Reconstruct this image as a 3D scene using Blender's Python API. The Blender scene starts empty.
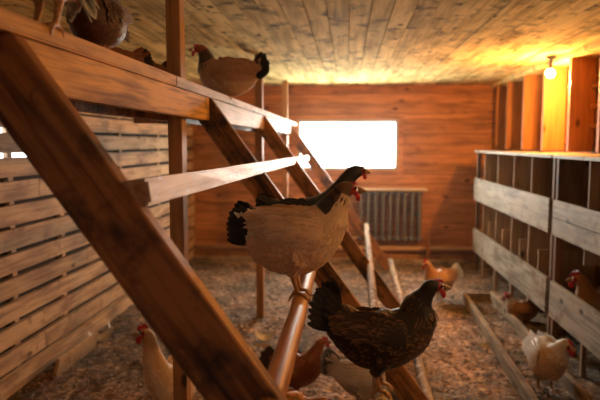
import bpy, bmesh, math, random
import numpy as np
from mathutils import Vector, Matrix
from mathutils.bvhtree import BVHTree
from mathutils.noise import noise as pnoise

S = bpy.context.scene
C = S.collection
R = math.radians
rnd = random.Random(7)

# ------------------------------------------------------------------ camera
cd = bpy.data.cameras.new('camera'); cam = bpy.data.objects.new('camera', cd); C.objects.link(cam)
cam.location = (0, 0, 1.5); cam.rotation_euler = (R(90-5.43), 0, R(4.55))
cd.sensor_width = 36; cd.lens = 36; cd.clip_start = .02
cd.dof.use_dof = True; cd.dof.focus_distance = 2.03; cd.dof.aperture_fstop = 2.6
S.camera = cam
# ------------------------------------------------------------------ sky / lights / exposure
W = bpy.data.worlds.new('World'); S.world = W; W.use_nodes = True
bg = W.node_tree.nodes['Background']; bg.inputs[0].default_value = (.86, .94, 1, 1); bg.inputs[1].default_value = 6.0

def lamp(name, kind, loc, energy, col, size=.1, rot=(0, 0, 0), sy=None, spread=None):
    l = bpy.data.lights.new(name, kind); l.energy = energy; l.color = col
    if kind == 'AREA':
        l.size = size
        if sy: l.shape = 'RECTANGLE'; l.size_y = sy
        if spread: l.spread = spread
    else: l.shadow_soft_size = size
    o = bpy.data.objects.new(name, l); o.location = loc; o.rotation_euler = rot; C.objects.link(o); return o
# overcast daylight standing outside the far window, shining in
lamp('daylight_far_window', 'AREA', (0, 8.35, 1.5), 500, (1, .95, .82), 2.2, (R(-97), 0, 0), 1.3)
# bulb under the ceiling by the nest boxes
BULB = (1.71, 5.33, 2.09)
lamp('bulb_light', 'POINT', BULB, 125, (1, .39, .08), .035)
# second bulb, unseen past the right edge, placed as source for the near beam
NB = (1.70, 1.7, 2.06)
lamp('near_bulb_light', 'POINT', NB, 27, (1, .60, .27), .04)
# added dim warm fill behind the camera, no opening there
lamp('rear_fill_light', 'AREA', (-.3, -1.1, 1.2), .8, (1, .82, .66), .9, (R(90), 0, 0), 1.8)
S.view_settings.view_transform = 'Standard'; S.view_settings.look = 'None'
S.view_settings.gamma = 1; S.view_settings.use_curve_mapping = False
S.view_settings.exposure = 0.0
S.cycles.use_denoising = True
S.cycles.volume_bounces = 0
S.cycles.max_bounces = 8
S.cycles.sample_clamp_indirect = 6

# ------------------------------------------------------------------ materials
def nmat(name):
    m = bpy.data.materials.new(name); m.use_nodes = True
    nt = m.node_tree; return m, nt, nt.nodes['Principled BSDF']
def N(nt, t, **k):
    n = nt.nodes.new(t)
    for a, b in k.items(): setattr(n, a, b)
    return n
def ramp(nt, fac, stops):
    r = N(nt, 'ShaderNodeValToRGB'); e = r.color_ramp.elements
    e[0].position, e[0].color = stops[0][0], (*stops[0][1], 1)
    e[1].position, e[1].color = stops[-1][0], (*stops[-1][1], 1)
    for p, c in stops[1:-1]:
        x = e.new(p); x.color = (*c, 1)
    nt.links.new(fac, r.inputs[0]); return r.outputs[0]
def mix(nt, f, a, b, mode='MIX'):
    m = N(nt, 'ShaderNodeMix', data_type='RGBA', blend_type=mode)
    for s, v in ((m.inputs[0], f), (m.inputs[6], a), (m.inputs[7], b)):
        if isinstance(v, (int, float)): s.default_value = v
        elif isinstance(v, tuple): s.default_value = (*v, 1)
        else: nt.links.new(v, s)
    return m.outputs[2]
def wood(name, dark, light, rot=(0, 0, 0), rough=.65, var=.35, stain=None, stain_amt=0, stain_scale=5,
         knots=True, drop=0, bump=.25, fine=45, spec=.4):
    """grain runs along local X after rot"""
    m, nt, b = nmat(name); L = nt.links.new
    tc = N(nt, 'ShaderNodeTexCoord'); geo = N(nt, 'ShaderNodeNewGeometry')
    mp = N(nt, 'ShaderNodeMapping'); mp.inputs['Rotation'].default_value = rot
    off = N(nt, 'ShaderNodeVectorMath', operation='MULTIPLY_ADD')
    L(geo.outputs['Random Per Island'], off.inputs[0]); off.inputs[1].default_value = (9, 7, 5); L(tc.outputs['Object'], off.inputs[2])
    L(off.outputs[0], mp.inputs[0])
    st = N(nt, 'ShaderNodeVectorMath', operation='MULTIPLY'); L(mp.outputs[0], st.inputs[0]); st.inputs[1].default_value = (.055, 1, 1)
    n1 = N(nt, 'ShaderNodeTexNoise'); n1.inputs['Scale'].default_value = fine; n1.inputs['Detail'].default_value = 4; n1.inputs['Distortion'].default_value = .6
    L(st.outputs[0], n1.inputs['Vector'])
    st2 = N(nt, 'ShaderNodeVectorMath', operation='MULTIPLY'); L(mp.outputs[0], st2.inputs[0]); st2.inputs[1].default_value = (.25, 1, 1)
    n2 = N(nt, 'ShaderNodeTexNoise'); n2.inputs['Scale'].default_value = 9; n2.inputs['Detail'].default_value = 3; L(st2.outputs[0], n2.inputs['Vector'])
    ad = N(nt, 'ShaderNodeMath', operation='MULTIPLY_ADD'); L(n2.outputs[0], ad.inputs[0]); ad.inputs[1].default_value = .6; 
    sc = N(nt, 'ShaderNodeMath', operation='MULTIPLY'); L(n1.outputs[0], sc.inputs[0]); sc.inputs[1].default_value = .6; L(sc.outputs[0], ad.inputs[2])
    col = ramp(nt, ad.outputs[0], [(.44, dark), (.68, light)])
    # board to board variation
    hv = N(nt, 'ShaderNodeMath', operation='MULTIPLY_ADD'); L(geo.outputs['Random Per Island'], hv.inputs[0]); hv.inputs[1].default_value = var; hv.inputs[2].default_value = 1-var/2
    hs = N(nt, 'ShaderNodeHueSaturation'); L(hv.outputs[0], hs.inputs['Value']); L(col, hs.inputs['Color']); col = hs.outputs[0]
    if knots:
        st3 = N(nt, 'ShaderNodeVectorMath', operation='MULTIPLY'); L(mp.outputs[0], st3.inputs[0]); st3.inputs[1].default_value = (.5, 1, 1)
        vo = N(nt, 'ShaderNodeTexVoronoi'); vo.inputs['Scale'].default_value = 5.5; L(st3.outputs[0], vo.inputs['Vector'])
        k = ramp(nt, vo.outputs['Distance'], [(.06, (1, 1, 1)), (.13, (0, 0, 0))])
        col = mix(nt, k, col, tuple(x*.35 for x in dark))
    if stain:
        n3 = N(nt, 'ShaderNodeTexNoise'); n3.inputs['Scale'].default_value = stain_scale; n3.inputs['Detail'].default_value = 5; n3.inputs['Roughness'].default_value = .65
        L(off.outputs[0] if False else mp.outputs[0], n3.inputs['Vector'])
        k = ramp(nt, n3.outputs[0], [(.62-.25*stain_amt, (0, 0, 0)), (.72-.12*stain_amt, (1, 1, 1))])
        col = mix(nt, k, col, stain)
    if drop:
        n4 = N(nt, 'ShaderNodeTexNoise'); n4.inputs['Scale'].default_value = 22; n4.inputs['Detail'].default_value = 6; n4.inputs['Roughness'].default_value = .7
        L(tc.outputs['Object'], n4.inputs['Vector'])
        k = ramp(nt, n4.outputs[0], [(.66-.2*drop, (0, 0, 0)), (.74-.2*drop, (1, 1, 1))])
        col = mix(nt, k, col, (.62, .58, .5))
    L(col, b.inputs['Base Color']); b.inputs['Roughness'].default_value = rough
    b.inputs['Specular IOR Level'].default_value = spec
    bp = N(nt, 'ShaderNodeBump'); bp.inputs['Strength'].default_value = bump; bp.inputs['Distance'].default_value = .004
    L(ad.outputs[0], bp.inputs['Height']); L(bp.outputs[0], b.inputs['Normal'])
    return m
def plain(name, col, rough=.6, metal=0, emit=None, es=0, noise=0, spec=.5):
    m, nt, b = nmat(name); b.inputs['Base Color'].default_value = (*col, 1)
    b.inputs['Roughness'].default_value = rough; b.inputs['Metallic'].default_value = metal; b.inputs['Specular IOR Level'].default_value = spec
    if emit: b.inputs['Emission Color'].default_value = (*emit, 1); b.inputs['Emission Strength'].default_value = es
    if noise:
        n = N(nt, 'ShaderNodeTexNoise'); n.inputs['Scale'].default_value = noise; n.inputs['Detail'].default_value = 4
        tc = N(nt, 'ShaderNodeTexCoord'); nt.links.new(tc.outputs['Object'], n.inputs['Vector'])
        c = ramp(nt, n.outputs[0], [(.3, tuple(x*.6 for x in col)), (.7, tuple(min(1, x*1.25) for x in col))])
        nt.links.new(c, b.inputs['Base Color'])
        bp = N(nt, 'ShaderNodeBump'); bp.inputs['Strength'].default_value = .3; nt.links.new(n.outputs[0], bp.inputs['Height']); nt.links.new(bp.outputs[0], b.inputs['Normal'])
    return m
AX = {'x': (0, 0, 0), 'y': (0, 0, R(90)), 'z': (0, R(90), 0)}
M = {}
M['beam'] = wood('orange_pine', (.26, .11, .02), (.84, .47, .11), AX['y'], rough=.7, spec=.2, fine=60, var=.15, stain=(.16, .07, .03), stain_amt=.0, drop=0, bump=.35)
M['cap'] = wood('weathered_cap', (.36, .18, .05), (.78, .45, .15), AX['y'], rough=.65, spec=.2, var=.15, stain=(.2, .1, .05), stain_amt=.05, drop=.12)
M['perch_sq'] = wood('perch_wood', (.30, .20, .11), (.62, .44, .28), AX['y'], rough=.55, spec=.22, var=.1, drop=.25, bump=.5)
M['perch_bar'] = wood('rough_bar_wood', (.34, .18, .07), (.72, .50, .28), AX['y'], rough=.5, spec=.3, var=.1, drop=.36, bump=.8)
M['perch'] = wood('perch_pole_wood', (.28, .11, .035), (.62, .30, .10), AX['y'], rough=.42, spec=.3, var=.1, drop=.1, bump=.5)
M['perch_dirty'] = wood('fouled_pole_wood', (.12, .07, .04), (.40, .28, .17), AX['y'], rough=.75, spec=.15, var=.1, drop=.62, bump=.5)
dr = -math.atan2(1.717, 1.24)
M['diag'] = wood('brace_wood', (.035, .016, .008), (.40, .175, .055), (0, dr, 0), rough=.55, var=.2, stain=(.03, .016, .01), stain_amt=.5, stain_scale=7, bump=.4)
M['post'] = wood('post_wood', (.25, .12, .05), (.46, .24, .1), AX['z'], rough=.6, var=.2)
M['ceil'] = wood('ceiling_boards', (.46, .33, .11), (.92, .74, .32), AX['y'], rough=.9, spec=.05, var=.3, stain=(.13, .10, .045), stain_amt=.34, stain_scale=6, fine=25)
M['wall'] = wood('wall_boards', (.30, .18, .10), (.62, .42, .24), AX['y'], rough=.7, var=.25, stain=(.27, .15, .09), stain_amt=.25, stain_scale=4)
M['back'] = wood('back_boards', (.30, .13, .05), (.58, .26, .10), AX['x'], rough=.8, spec=.1, var=.22, stain=(.28, .12, .06), stain_amt=.2, stain_scale=3)
M['stud'] = wood('stud_wood', (.30, .12, .03), (.46, .19, .05), AX['z'], rough=.6, var=.15)
M['rack'] = wood('grey_rack_board', (.15, .13, .10), (.42, .38, .31), AX['y'], rough=.6, var=.2, stain=(.2, .13, .08), stain_amt=.3, stain_scale=6, drop=.2)
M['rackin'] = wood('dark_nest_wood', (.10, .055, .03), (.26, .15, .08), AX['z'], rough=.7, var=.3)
M['rackedge'] = wood('nest_divider_wood', (.28, .18, .11), (.5, .36, .24), AX['z'], rough=.7, var=.2)
M['frame'] = wood('floor_frame_wood', (.15, .10, .06), (.38, .29, .2), AX['y'], rough=.8, spec=.2, var=.2, drop=.2)
M['dark'] = plain('dark_backing', (.03, .02, .014), .9)
M['metal'] = plain('painted_radiator_metal', (.16, .17, .19), .4, 0, noise=0)
M['pipe'] = plain('brown_painted_pipe', (.60, .38, .22), .4)
M['wframe'] = plain('window_frame_paint', (.42, .36, .28), .5)
M['comb'] = plain('red_comb', (.56, .025, .03), .42, noise=90)
M['beak'] = plain('horn_beak', (.42, .25, .12), .35)
M['eye'] = plain('hen_eye', (.05, .015, .005), .08)
M['white_fluff'] = plain('down_feather_white', (.75, .7, .62), .8)
M['chrome'] = plain('bulb_socket_plastic', (.05, .045, .04), .4)
M['bulb'] = plain('bulb_glass_glowing', (1, .9, .7), .2, emit=(1, .72, .38), es=40)
def glass():
    m, nt, b = nmat('window_glass'); nt.nodes.remove(b)
    t = N(nt, 'ShaderNodeBsdfTransparent'); g = N(nt, 'ShaderNodeBsdfGlossy'); g.inputs['Roughness'].default_value = .05
    mx = N(nt, 'ShaderNodeMixShader'); mx.inputs[0].default_value = .06
    nt.links.new(t.outputs[0], mx.inputs[1]); nt.links.new(g.outputs[0], mx.inputs[2]); nt.links.new(mx.outputs[0], nt.nodes['Material Output'].inputs[0]); return m
M['glass'] = glass()
def feather_mat():
    m, nt, b = nmat('hen_plumage'); L = nt.links.new
    a = N(nt, 'ShaderNodeAttribute'); a.attribute_name = 'Col'
    n = N(nt, 'ShaderNodeTexNoise'); n.inputs['Scale'].default_value = 160; n.inputs['Detail'].default_value = 3
    tc = N(nt, 'ShaderNodeTexCoord'); L(tc.outputs['Object'], n.inputs['Vector'])
    r = ramp(nt, n.outputs[0], [(.3, (.87, .87, .87)), (.7, (1.08, 1.08, 1.08))])
    c = mix(nt, 1.0, a.outputs['Color'], r, 'MULTIPLY')
    L(c, b.inputs['Base Color']); b.inputs['Roughness'].default_value = .55
    b.inputs['Specular IOR Level'].default_value = .35
    b.inputs['Sheen Weight'].default_value = .35; b.inputs['Sheen Roughness'].default_value = .4
    bp = N(nt, 'ShaderNodeBump'); bp.inputs['Strength'].default_value = .25; bp.inputs['Distance'].default_value = .002
    L(n.outputs[0], bp.inputs['Height']); L(bp.outputs[0], b.inputs['Normal'])
    return m
M['feather'] = feather_mat()
M['leg'] = plain('scaly_hen_leg', (.50, .27, .11), .5, noise=140)
def floor_mat():
    m, nt, b = nmat('trodden_litter'); L = nt.links.new
    tc = N(nt, 'ShaderNodeTexCoord')
    n = N(nt, 'ShaderNodeTexNoise'); n.inputs['Scale'].default_value = 22; n.inputs['Detail'].default_value = 8; n.inputs['Roughness'].default_value = .72
    n2 = N(nt, 'ShaderNodeTexNoise'); n2.inputs['Scale'].default_value = 1.6; n2.inputs['Detail'].default_value = 3
    L(tc.outputs['Object'], n.inputs['Vector']); L(tc.outputs['Object'], n2.inputs['Vector'])
    c1 = ramp(nt, n.outputs[0], [(.32, (.10, .055, .03)), (.5, (.36, .21, .12)), (.66, (.80, .60, .42))])
    c2 = ramp(nt, n.outputs[0], [(.32, (.045, .033, .02)), (.54, (.17, .125, .08)), (.70, (.60, .5, .38))])
    k = ramp(nt, n2.outputs[0], [(.4, (0, 0, 0)), (.6, (1, 1, 1))])
    n5 = N(nt, 'ShaderNodeTexNoise'); n5.inputs['Scale'].default_value = 6; n5.inputs['Detail'].default_value = 4; L(tc.outputs['Object'], n5.inputs['Vector'])
    clump = ramp(nt, n5.outputs[0], [(.36, (.5, .46, .42)), (.58, (1.1, 1.1, 1.1))])
    L(mix(nt, 1.0, mix(nt, k, c1, c2), clump, 'MULTIPLY'), b.inputs['Base Color']); b.inputs['Roughness'].default_value = .85
    bp = N(nt, 'ShaderNodeBump'); bp.inputs['Strength'].default_value = .8; bp.inputs['Distance'].default_value = .012
    L(n.outputs[0], bp.inputs['Height']); L(bp.outputs[0], b.inputs['Normal']); return m
M['floor'] = floor_mat()
def chip_mat():
    m, nt, b = nmat('straw_and_chips'); g = N(nt, 'ShaderNodeNewGeometry')
    c = ramp(nt, g.outputs['Random Per Island'], [(0, (.06, .035, .02)), (.5, (.18, .11, .06)), (.85, (.38, .25, .15)), (1, (.72, .6, .45))])
    nt.links.new(c, b.inputs['Base Color']); b.inputs['Roughness'].default_value = .7; return m
M['chip'] = chip_mat()

# ------------------------------------------------------------------ mesh helpers
def new_obj(name, bm, mat, parent=None, smooth=False, bevel=0):
    if bevel:
        bmesh.ops.bevel(bm, geom=list(bm.edges), offset=bevel, segments=1, affect='EDGES')
    me = bpy.data.meshes.new(name); bm.to_mesh(me); bm.free()
    mats = mat if isinstance(mat, (list, tuple)) else [mat]
    for m in mats: me.materials.append(m)
    if smooth:
        for p in me.polygons: p.use_smooth = True
    o = bpy.data.objects.new(name, me); C.objects.link(o)
    if parent: o.parent = parent
    return o
def box(bm, x0, x1, y0, y1, z0, z1, bev=0, mi=0):
    vs = [bm.verts.new((x, y, z)) for x in (x0, x1) for y in (y0, y1) for z in (z0, z1)]
    F = []
    for idx in ((0, 1, 3, 2), (4, 6, 7, 5), (0, 4, 5, 1), (2, 3, 7, 6), (0, 2, 6, 4), (1, 5, 7, 3)):
        f = bm.faces.new([vs[i] for i in idx]); f.material_index = mi; F.append(f)
    if bev:
        es = list({e for f in F for e in f.edges})
        r = bmesh.ops.bevel(bm, geom=es, offset=bev, segments=2, affect='EDGES', clamp_overlap=True)
        for f in r['faces']: f.material_index = mi
def bxo(name, dims, mat, parent=None, bev=.003):
    bm = bmesh.new(); box(bm, *dims, bev=bev); return new_obj(name, bm, mat, parent)
def tube(bm, pts, rads, seg=10, cap=True, mi=0, squash=1):
    pts = [Vector(p) for p in pts]; rings = []
    if isinstance(rads, (int, float)): rads = [rads]*len(pts)
    prev = None
    for i, p in enumerate(pts):
        t = (pts[min(i+1, len(pts)-1)]-pts[max(i-1, 0)]).normalized()
        if prev is None:
            a = Vector((0, 0, 1)) if abs(t.z) < .9 else Vector((1, 0, 0)); s = t.cross(a).normalized()
        else: s = (prev - t*prev.dot(t)).normalized()
        prev = s; u = t.cross(s)
        rings.append([bm.verts.new(p+(s*math.cos(k*2*math.pi/seg)+u*math.sin(k*2*math.pi/seg)*squash)*rads[i]) for k in range(seg)])
    for a, b in zip(rings, rings[1:]):
        for k in range(seg):
            f = bm.faces.new((a[k], a[(k+1) % seg], b[(k+1) % seg], b[k])); f.material_index = mi
    if cap:
        bm.faces.new(rings[0][::-1]).material_index = mi; bm.faces.new(rings[-1]).material_index = mi
    return rings
def sphere(bm, c, r, sx=1, sy=1, sz=1, rot=None, u=12, v=8):
    mt = Matrix.Translation(c) @ (rot.to_4x4() if rot else Matrix()) @ Matrix.Diagonal((r*sx, r*sy, r*sz, 1))
    bmesh.ops.create_uvsphere(bm, u_segments=u, v_segments=v, radius=1, matrix=mt)
def tag(o, label=None, cat=None, group=None, kind=None):
    if label: o['label'] = label
    if cat: o['category'] = cat
    if group: o['group'] = group
    if kind: o['kind'] = kind
    return o
def empty(name, loc=(0, 0, 0), rz=0):
    e = bpy.data.objects.new(name, None); e.location = loc; e.rotation_euler = (0, 0, rz); e.empty_display_size = .05; C.objects.link(e); return e
def struct(o): o['kind'] = 'structure'; return o

# ------------------------------------------------------------------ room shell
XL, XR, YB, YF, ZC = -2.03, 2.0, 7.8, -1.4, 2.23
# floor: uneven trodden litter
def fh(x, y):
    return .02*pnoise(Vector((x*1.7, y*1.7, 0)))+.012*pnoise(Vector((x*6, y*6, 3)))+.006*pnoise(Vector((x*19, y*19, 8)))
bm = bmesh.new(); nx, ny = 150, 320
g = [[bm.verts.new((XL-.3+(XR-XL+.6)*i/nx, YF-.1+(YB-YF+.3)*j/ny, 0)) for j in range(ny+1)] for i in range(nx+1)]
for row in g:
    for v in row: v.co.z = fh(v.co.x, v.co.y)
for i in range(nx):
    for j in range(ny): bm.faces.new((g[i][j], g[i+1][j], g[i+1][j+1], g[i][j+1]))
struct(new_obj('floor', bm, M['floor'], smooth=True))

# ceiling: boards running away from the camera
bm = bmesh.new(); x = XL-.1
while x < XR+.1:
    w = .118+rnd.uniform(-.006, .006); dz = rnd.uniform(0, .006)
    y = YF-.2
    while y < YB+.1:
        y2 = y+rnd.choice((4.2, 5.6, 7.0, 3.4))
        box(bm, x+.002, x+w-.002, y, min(y2-.003, YB+.1), ZC+dz, ZC+.035, bev=0)
        y = y2
    x += w
box(bm, XL-.2, XR+.3, YF-.2, YB+.2, ZC+.04, ZC+.1)
struct(new_obj('ceiling', bm, M['ceil']))

# left wall: spaced boards over a dark skin, a daylight slot at eye height
bm = bmesh.new(); P = .1465; ztop = 1.5+.075+P*.5
k = 0
zc0 = 1.5  # centre of the board between the two slots
for n in range(-10, 6):
    zc = zc0+n*P
    if zc+P/2 < -.02: continue
    y = YF
    while y < YB:
        y2 = y+rnd.choice((1.9, 2.6, 3.3)); ge = .012+rnd.uniform(0, .007)
        if -.1 < zc+P/2 - 1.573 < .1 or -.1 < zc-P/2-1.427 < .1: ge = .013
        if zc > 1.65 and y > 2: ge = .002
        t = rnd.uniform(0, .006)
        box(bm, XL-.03, XL+t-.002, y+.002, min(y2, YB)-.002, max(-.05, zc-P/2+ge), min(ZC, zc+P/2-ge), bev=0)
        y = y2
for y in (.2, 1.5, 2.45, 3.5, 4.15, 5.3, 6.4):   # battens behind the boards
    box(bm, XL-.06, XL-.031, y, y+.05, -.05, ZC, mi=0)
# dark outer skin with one long slot
box(bm, XL-.09, XL-.062, YF-.2, YB+.2, -.2, 1.40, mi=1)
box(bm, XL-.09, XL-.062, YF-.2, YB+.2, 1.60, ZC+.1, mi=1)
box(bm, XL-.09, XL-.062, 3.92, YB+.2, 1.40, 1.60, mi=1)
box(bm, XL-.09, XL-.062, YF-.2, 2.3, 1.40, 1.60, mi=1)
struct(new_obj('wall_left', bm, [M['wall'], M['dark']]))

# back wall with window opening
WX0, WX1, WZ0, WZ1 = -.65, .64, 1.15, 1.80
bm = bmesh.new(); z = -.05; P2 = .128
while z < ZC:
    z1 = min(z+P2, ZC)
    segs = [(XL-.1, XR+.1)]
    if z1 > WZ0 and z < WZ1: segs = [(XL-.1, WX0), (WX1, XR+.1)]
    parts = [(z, z1)]
    if z < WZ0 < z1: parts = [(z, WZ0, 'f'), (WZ0, z1)]
    if z < WZ1 < z1: parts = [(z, WZ1), (WZ1, z1, 'f')]
    for pp in parts:
        sg = [(XL-.1, XR+.1)] if len(pp) == 3 else segs
        d = rnd.uniform(0, .004)
        for a, b in sg: box(bm, a, b, YB-d, YB+.03, pp[0]+.003, pp[1]-.003, bev=0)
    z += P2
for a in ((XL-.2, WX0, -.2, ZC+.1), (WX1, XR+.2, -.2, ZC+.1), (WX0, WX1, -.2, WZ0), (WX0, WX1, WZ1, ZC+.1)):
    box(bm, a[0], a[1], YB+.03, YB+.13, a[2], a[3], mi=1)
struct(new_obj('wall_back', bm, [M['back'], M['dark']]))
# window
we = struct(empty('window_1', (0, YB, WZ0)))
def child(o, p):
    o.parent = p; o.matrix_parent_inverse = Matrix.Translation(p.location).inverted(); return o
bm = bmesh.new()
fw = .035
box(bm, WX0, WX0+fw, YB-.015, YB+.1, WZ0, WZ1, .003); box(bm, WX1-fw, WX1, YB-.015, YB+.1, WZ0, WZ1, .003)
box(bm, WX0+fw, WX1-fw, YB-.015, YB+.1, WZ0, WZ0+fw, .003); box(bm, WX0+fw, WX1-fw, YB-.015, YB+.1, WZ1-fw, WZ1, .003)
child(new_obj('window_frame', bm, M['wframe']), we)
child(bxo('mullion', (-.016, .008, YB+.03, YB+.06, WZ0+fw, WZ1-fw), M['wframe']), we)
child(bxo('pane', (WX0+fw, WX1-fw, YB+.042, YB+.046, WZ0+fw, WZ1-fw), M['glass'], bev=0), we)
bm = bmesh.new()
box(bm, WX0-.06, WX0, YB-.03, YB, WZ0-.06, WZ1+.06, .003); box(bm, WX1, WX1+.06, YB-.03, YB, WZ0-.06, WZ1+.06, .003)
box(bm, WX0, WX1, YB-.03, YB, WZ1, WZ1+.06, .003); box(bm, WX0, WX1, YB-.035, YB, WZ0-.06, WZ0, .003)
child(new_obj('casing', bm, M['back']), we)

# right wall
bm = bmesh.new(); z = -.05
while z < ZC:
    box(bm, XR, XR+.03, YF, YB, z+.003, min(z+.14, ZC)-.003); z += .14
box(bm, XR+.03, XR+.1, YF-.2, YB+.2, -.2, ZC+.1, mi=1)
struct(new_obj('wall_right', bm, [M['stud'], M['dark']]))
# wall behind the camera
bm = bmesh.new(); z = -.05
while z < ZC:
    box(bm, XL-.1, XR+.1, YF-.03, YF, z+.003, min(z+.14, ZC)-.003); z += .14
struct(new_obj('wall_front', bm, [M['back'], M['dark']]))
# deep studs above the nest boxes
for i, y in enumerate((4.50, 5.10, 5.76, 6.40, 7.04, 7.55)):
    struct(bxo('trim_%d' % (i+1), (1.8, 1.998, y, y+.045, 1.43, ZC-.002), M['stud']))
bm = bmesh.new()
for z in (1.62, 1.78, 1.94): box(bm, 1.96, 1.998, 4.546, 5.099, z, z+.03, .002)
struct(new_obj('trim_7', bm, M['stud']))
struct(bxo('trim_8', (1.78, 1.998, 3.2, 7.79, ZC-.04, ZC-.002), M['ceil']))
struct(bxo('baseboard_back', (XL, 1.47, YB-.09, YB-.006, .0, .075), M['post']))

# ------------------------------------------------------------------ radiator and heating pipe
rad = empty('radiator', (.54, 7.66, .26)); tag(rad, 'dark cast iron ribbed radiator on the far wall below the window', 'radiator')
nsec = 9; x0, x1 = .125, .955; sw = (x1-x0)/nsec
for i in range(nsec):
    bm = bmesh.new(); xc = x0+sw*(i+.5)
    for yy in (7.62, 7.70):
        tube(bm, [(xc, yy, .28), (xc, yy, .30), (xc, yy, .84), (xc, yy, .87)], [.014, .021, .021, .014], 10)
    tube(bm, [(xc, 7.60, .285), (xc, 7.72, .285)], .03, 12); tube(bm, [(xc, 7.60, .86), (xc, 7.72, .86)], .03, 12)
    tube(bm, [(xc-sw/2, 7.66, .285), (xc+sw/2, 7.66, .285)], .018, 10); tube(bm, [(xc-sw/2, 7.66, .86), (xc+sw/2, 7.66, .86)], .018, 10)
    child(new_obj('radiator_section', bm, M['metal'], smooth=True), rad)
bm = bmesh.new()
for xx in (.2, .88):
    bm = bmesh.new(); box(bm, xx-.012, xx+.012, 7.66, 7.796, .58, .61, .002); child(new_obj('wall_bracket', bm, M['metal']), rad)
bm = bmesh.new(); tube(bm, [(.12, 7.66, .285), (.08, 7.66, .285)], .02, 8); tube(bm, [(.08, 7.66, .3), (.08, 7.66, .16)], .014, 8)
child(new_obj('valve', bm, M['pipe'], smooth=True), rad)
sh = bxo('radiator_shelf', (.07, 1.0, 7.56, 7.765, .905, .925), wood('pale_shelf', (.5, .4, .3), (.75, .65, .5), AX['x'], drop=.2))
tag(sh, 'narrow pale board lying on top of the dark radiator', 'shelf')
bm = bmesh.new(); tube(bm, [(XL+.02, 7.70, .14), (.0, 7.70, .145), (1.0, 7.70, .15), (1.95, 7.70, .155)], .034, 10)
for xx in (-1.2, -.2, 1.2): box(bm, xx-.01, xx+.01, 7.70, 7.799, .13, .145)
tag(new_obj('heating_pipe', bm, M['pipe'], smooth=True), 'brown heating pipe running low along the far wall', 'pipe')
tag(bxo('floor_timber', (-1.95, 1.42, 7.36, 7.45, .0, .06), M['frame']), 'low pale timber lying on the floor in front of the far wall', 'timber')
st = bxo('wall_stake', (1.0, 1.04, 7.55, 7.585, .0, .33), M['stud']); tag(st, 'short upright wooden stake at the far wall right of the radiator', 'stake')

# ------------------------------------------------------------------ perch rack
rack = empty('perch_rack', (-.7, 4.2, 0)); tag(rack, 'long slanted timber perch frame with top beam, posts and sloping braces', 'perch frame')
def rp(name, dims, mat, bev=.004): return child(bxo(name, dims, mat, bev=bev), rack)
DY = (1.155, 2.87, 4.75, 7.05)
rp('top_rail', (-.712, -.655, .45, 2.28, 1.7175, 1.757), M['cap'])
rp('top_rail', (-.712, -.655, 2.285, 7.7, 1.7175, 1.757), M['perch_sq'])
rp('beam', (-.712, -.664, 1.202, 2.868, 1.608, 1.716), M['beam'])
rp('beam', (-.712, -.664, 2.917, 4.748, 1.608, 1.716), M['perch_sq'])
rp('beam', (-.712, -.664, 4.797, 7.048, 1.608, 1.716), M['perch_sq'])
rp('rear_beam', (-.825, -.777, .45, 7.7, 1.595, 1.735), M['diag'])
for y in (2.55, 5.0, 7.1):
    rp('post', (-.775, -.714, y, y+.08, .0, ZC-.001), M['post'])
for y in DY:
    bm = bmesh.new(); f = []
    P4 = [(-.66, 1.716), (.58, .0), (.42, .0), (-.82, 1.716)]
    if y > 1.2: P4 = [(-.66, 1.716), (.58, .0), (.44, .0), (-.80, 1.716)]
    a = [bm.verts.new((px, y, pz)) for px, pz in P4]; b = [bm.verts.new((px, y+.045, pz)) for px, pz in P4]
    bm.faces.new(a); bm.faces.new(b[::-1])
    for i in range(4): bm.faces.new((a[i], b[i], b[(i+1) % 4], a[(i+1) % 4]))
    bmesh.ops.recalc_face_normals(bm, faces=bm.faces)
    child(new_obj('brace', bm, M['diag'], bevel=.004), rack)
# far side arm and hidden back perch
for y in (1.6, 3.0, 4.6): rp('arm', (-1.09, -.827, y, y+.045, 1.60, 1.64), M['post'])
rp('back_perch', (-1.085, -1.035, 1.4, 4.9, 1.641, 1.68), M['perch'])
# square perch nearest the beam
def sqbar(name, p0, p1, w, mat, n=14, jit=.0015, tilt=0):
    bm = bmesh.new(); p0 = Vector(p0); p1 = Vector(p1); rings = []
    for i in range(n+1):
        c = p0.lerp(p1, i/n); rr = []
        for sx, sz in ((-1, -1), (-1, 1), (1, 1), (1, -1)):
            a = tilt; x = (sx*math.cos(a)-sz*math.sin(a))*w/2; z = (sx*math.sin(a)+sz*math.cos(a))*w/2
            rr.append(bm.verts.new((c.x+x+rnd.uniform(-jit, jit), c.y, c.z+z+rnd.uniform(-jit, jit))))
        rings.append(rr)
    for a, b in zip(rings, rings[1:]):
        for k in range(4): bm.faces.new((a[k], a[(k+1) % 4], b[(k+1) % 4], b[k]))
    bm.faces.new(rings[0][::-1]); bm.faces.new(rings[-1])
    bmesh.ops.recalc_face_normals(bm, faces=bm.faces)
    bmesh.ops.bevel(bm, geom=[e for e in bm.edges if abs((e.verts[0].co-e.verts[1].co).normalized().y) > .8], offset=w*.12, segments=2, affect='EDGES')
    return child(new_obj(name, bm, mat, smooth=False), rack)
sqbar('perch_bar', (-.418, 1.16, 1.40), (-.45, 6.6, 1.335), .054, M['perch_bar'], tilt=R(8))
def pole(name, pts, r, mat):
    bm = bmesh.new(); P = []; Rr = []
    pts = [Vector(p) for p in pts]
    for a, b in zip(pts, pts[1:]):
        for i in range(10):
            t = i/10; q = a.lerp(b, t); P.append(q+Vector((rnd.uniform(-.0015, .0015), 0, rnd.uniform(-.0015, .0015)))); Rr.append(r*(1+rnd.uniform(-.03, .03)))
    P.append(pts[-1]); Rr.append(r)
    tube(bm, P, Rr, 12); return child(new_obj(name, bm, mat, smooth=True), rack)
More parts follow.
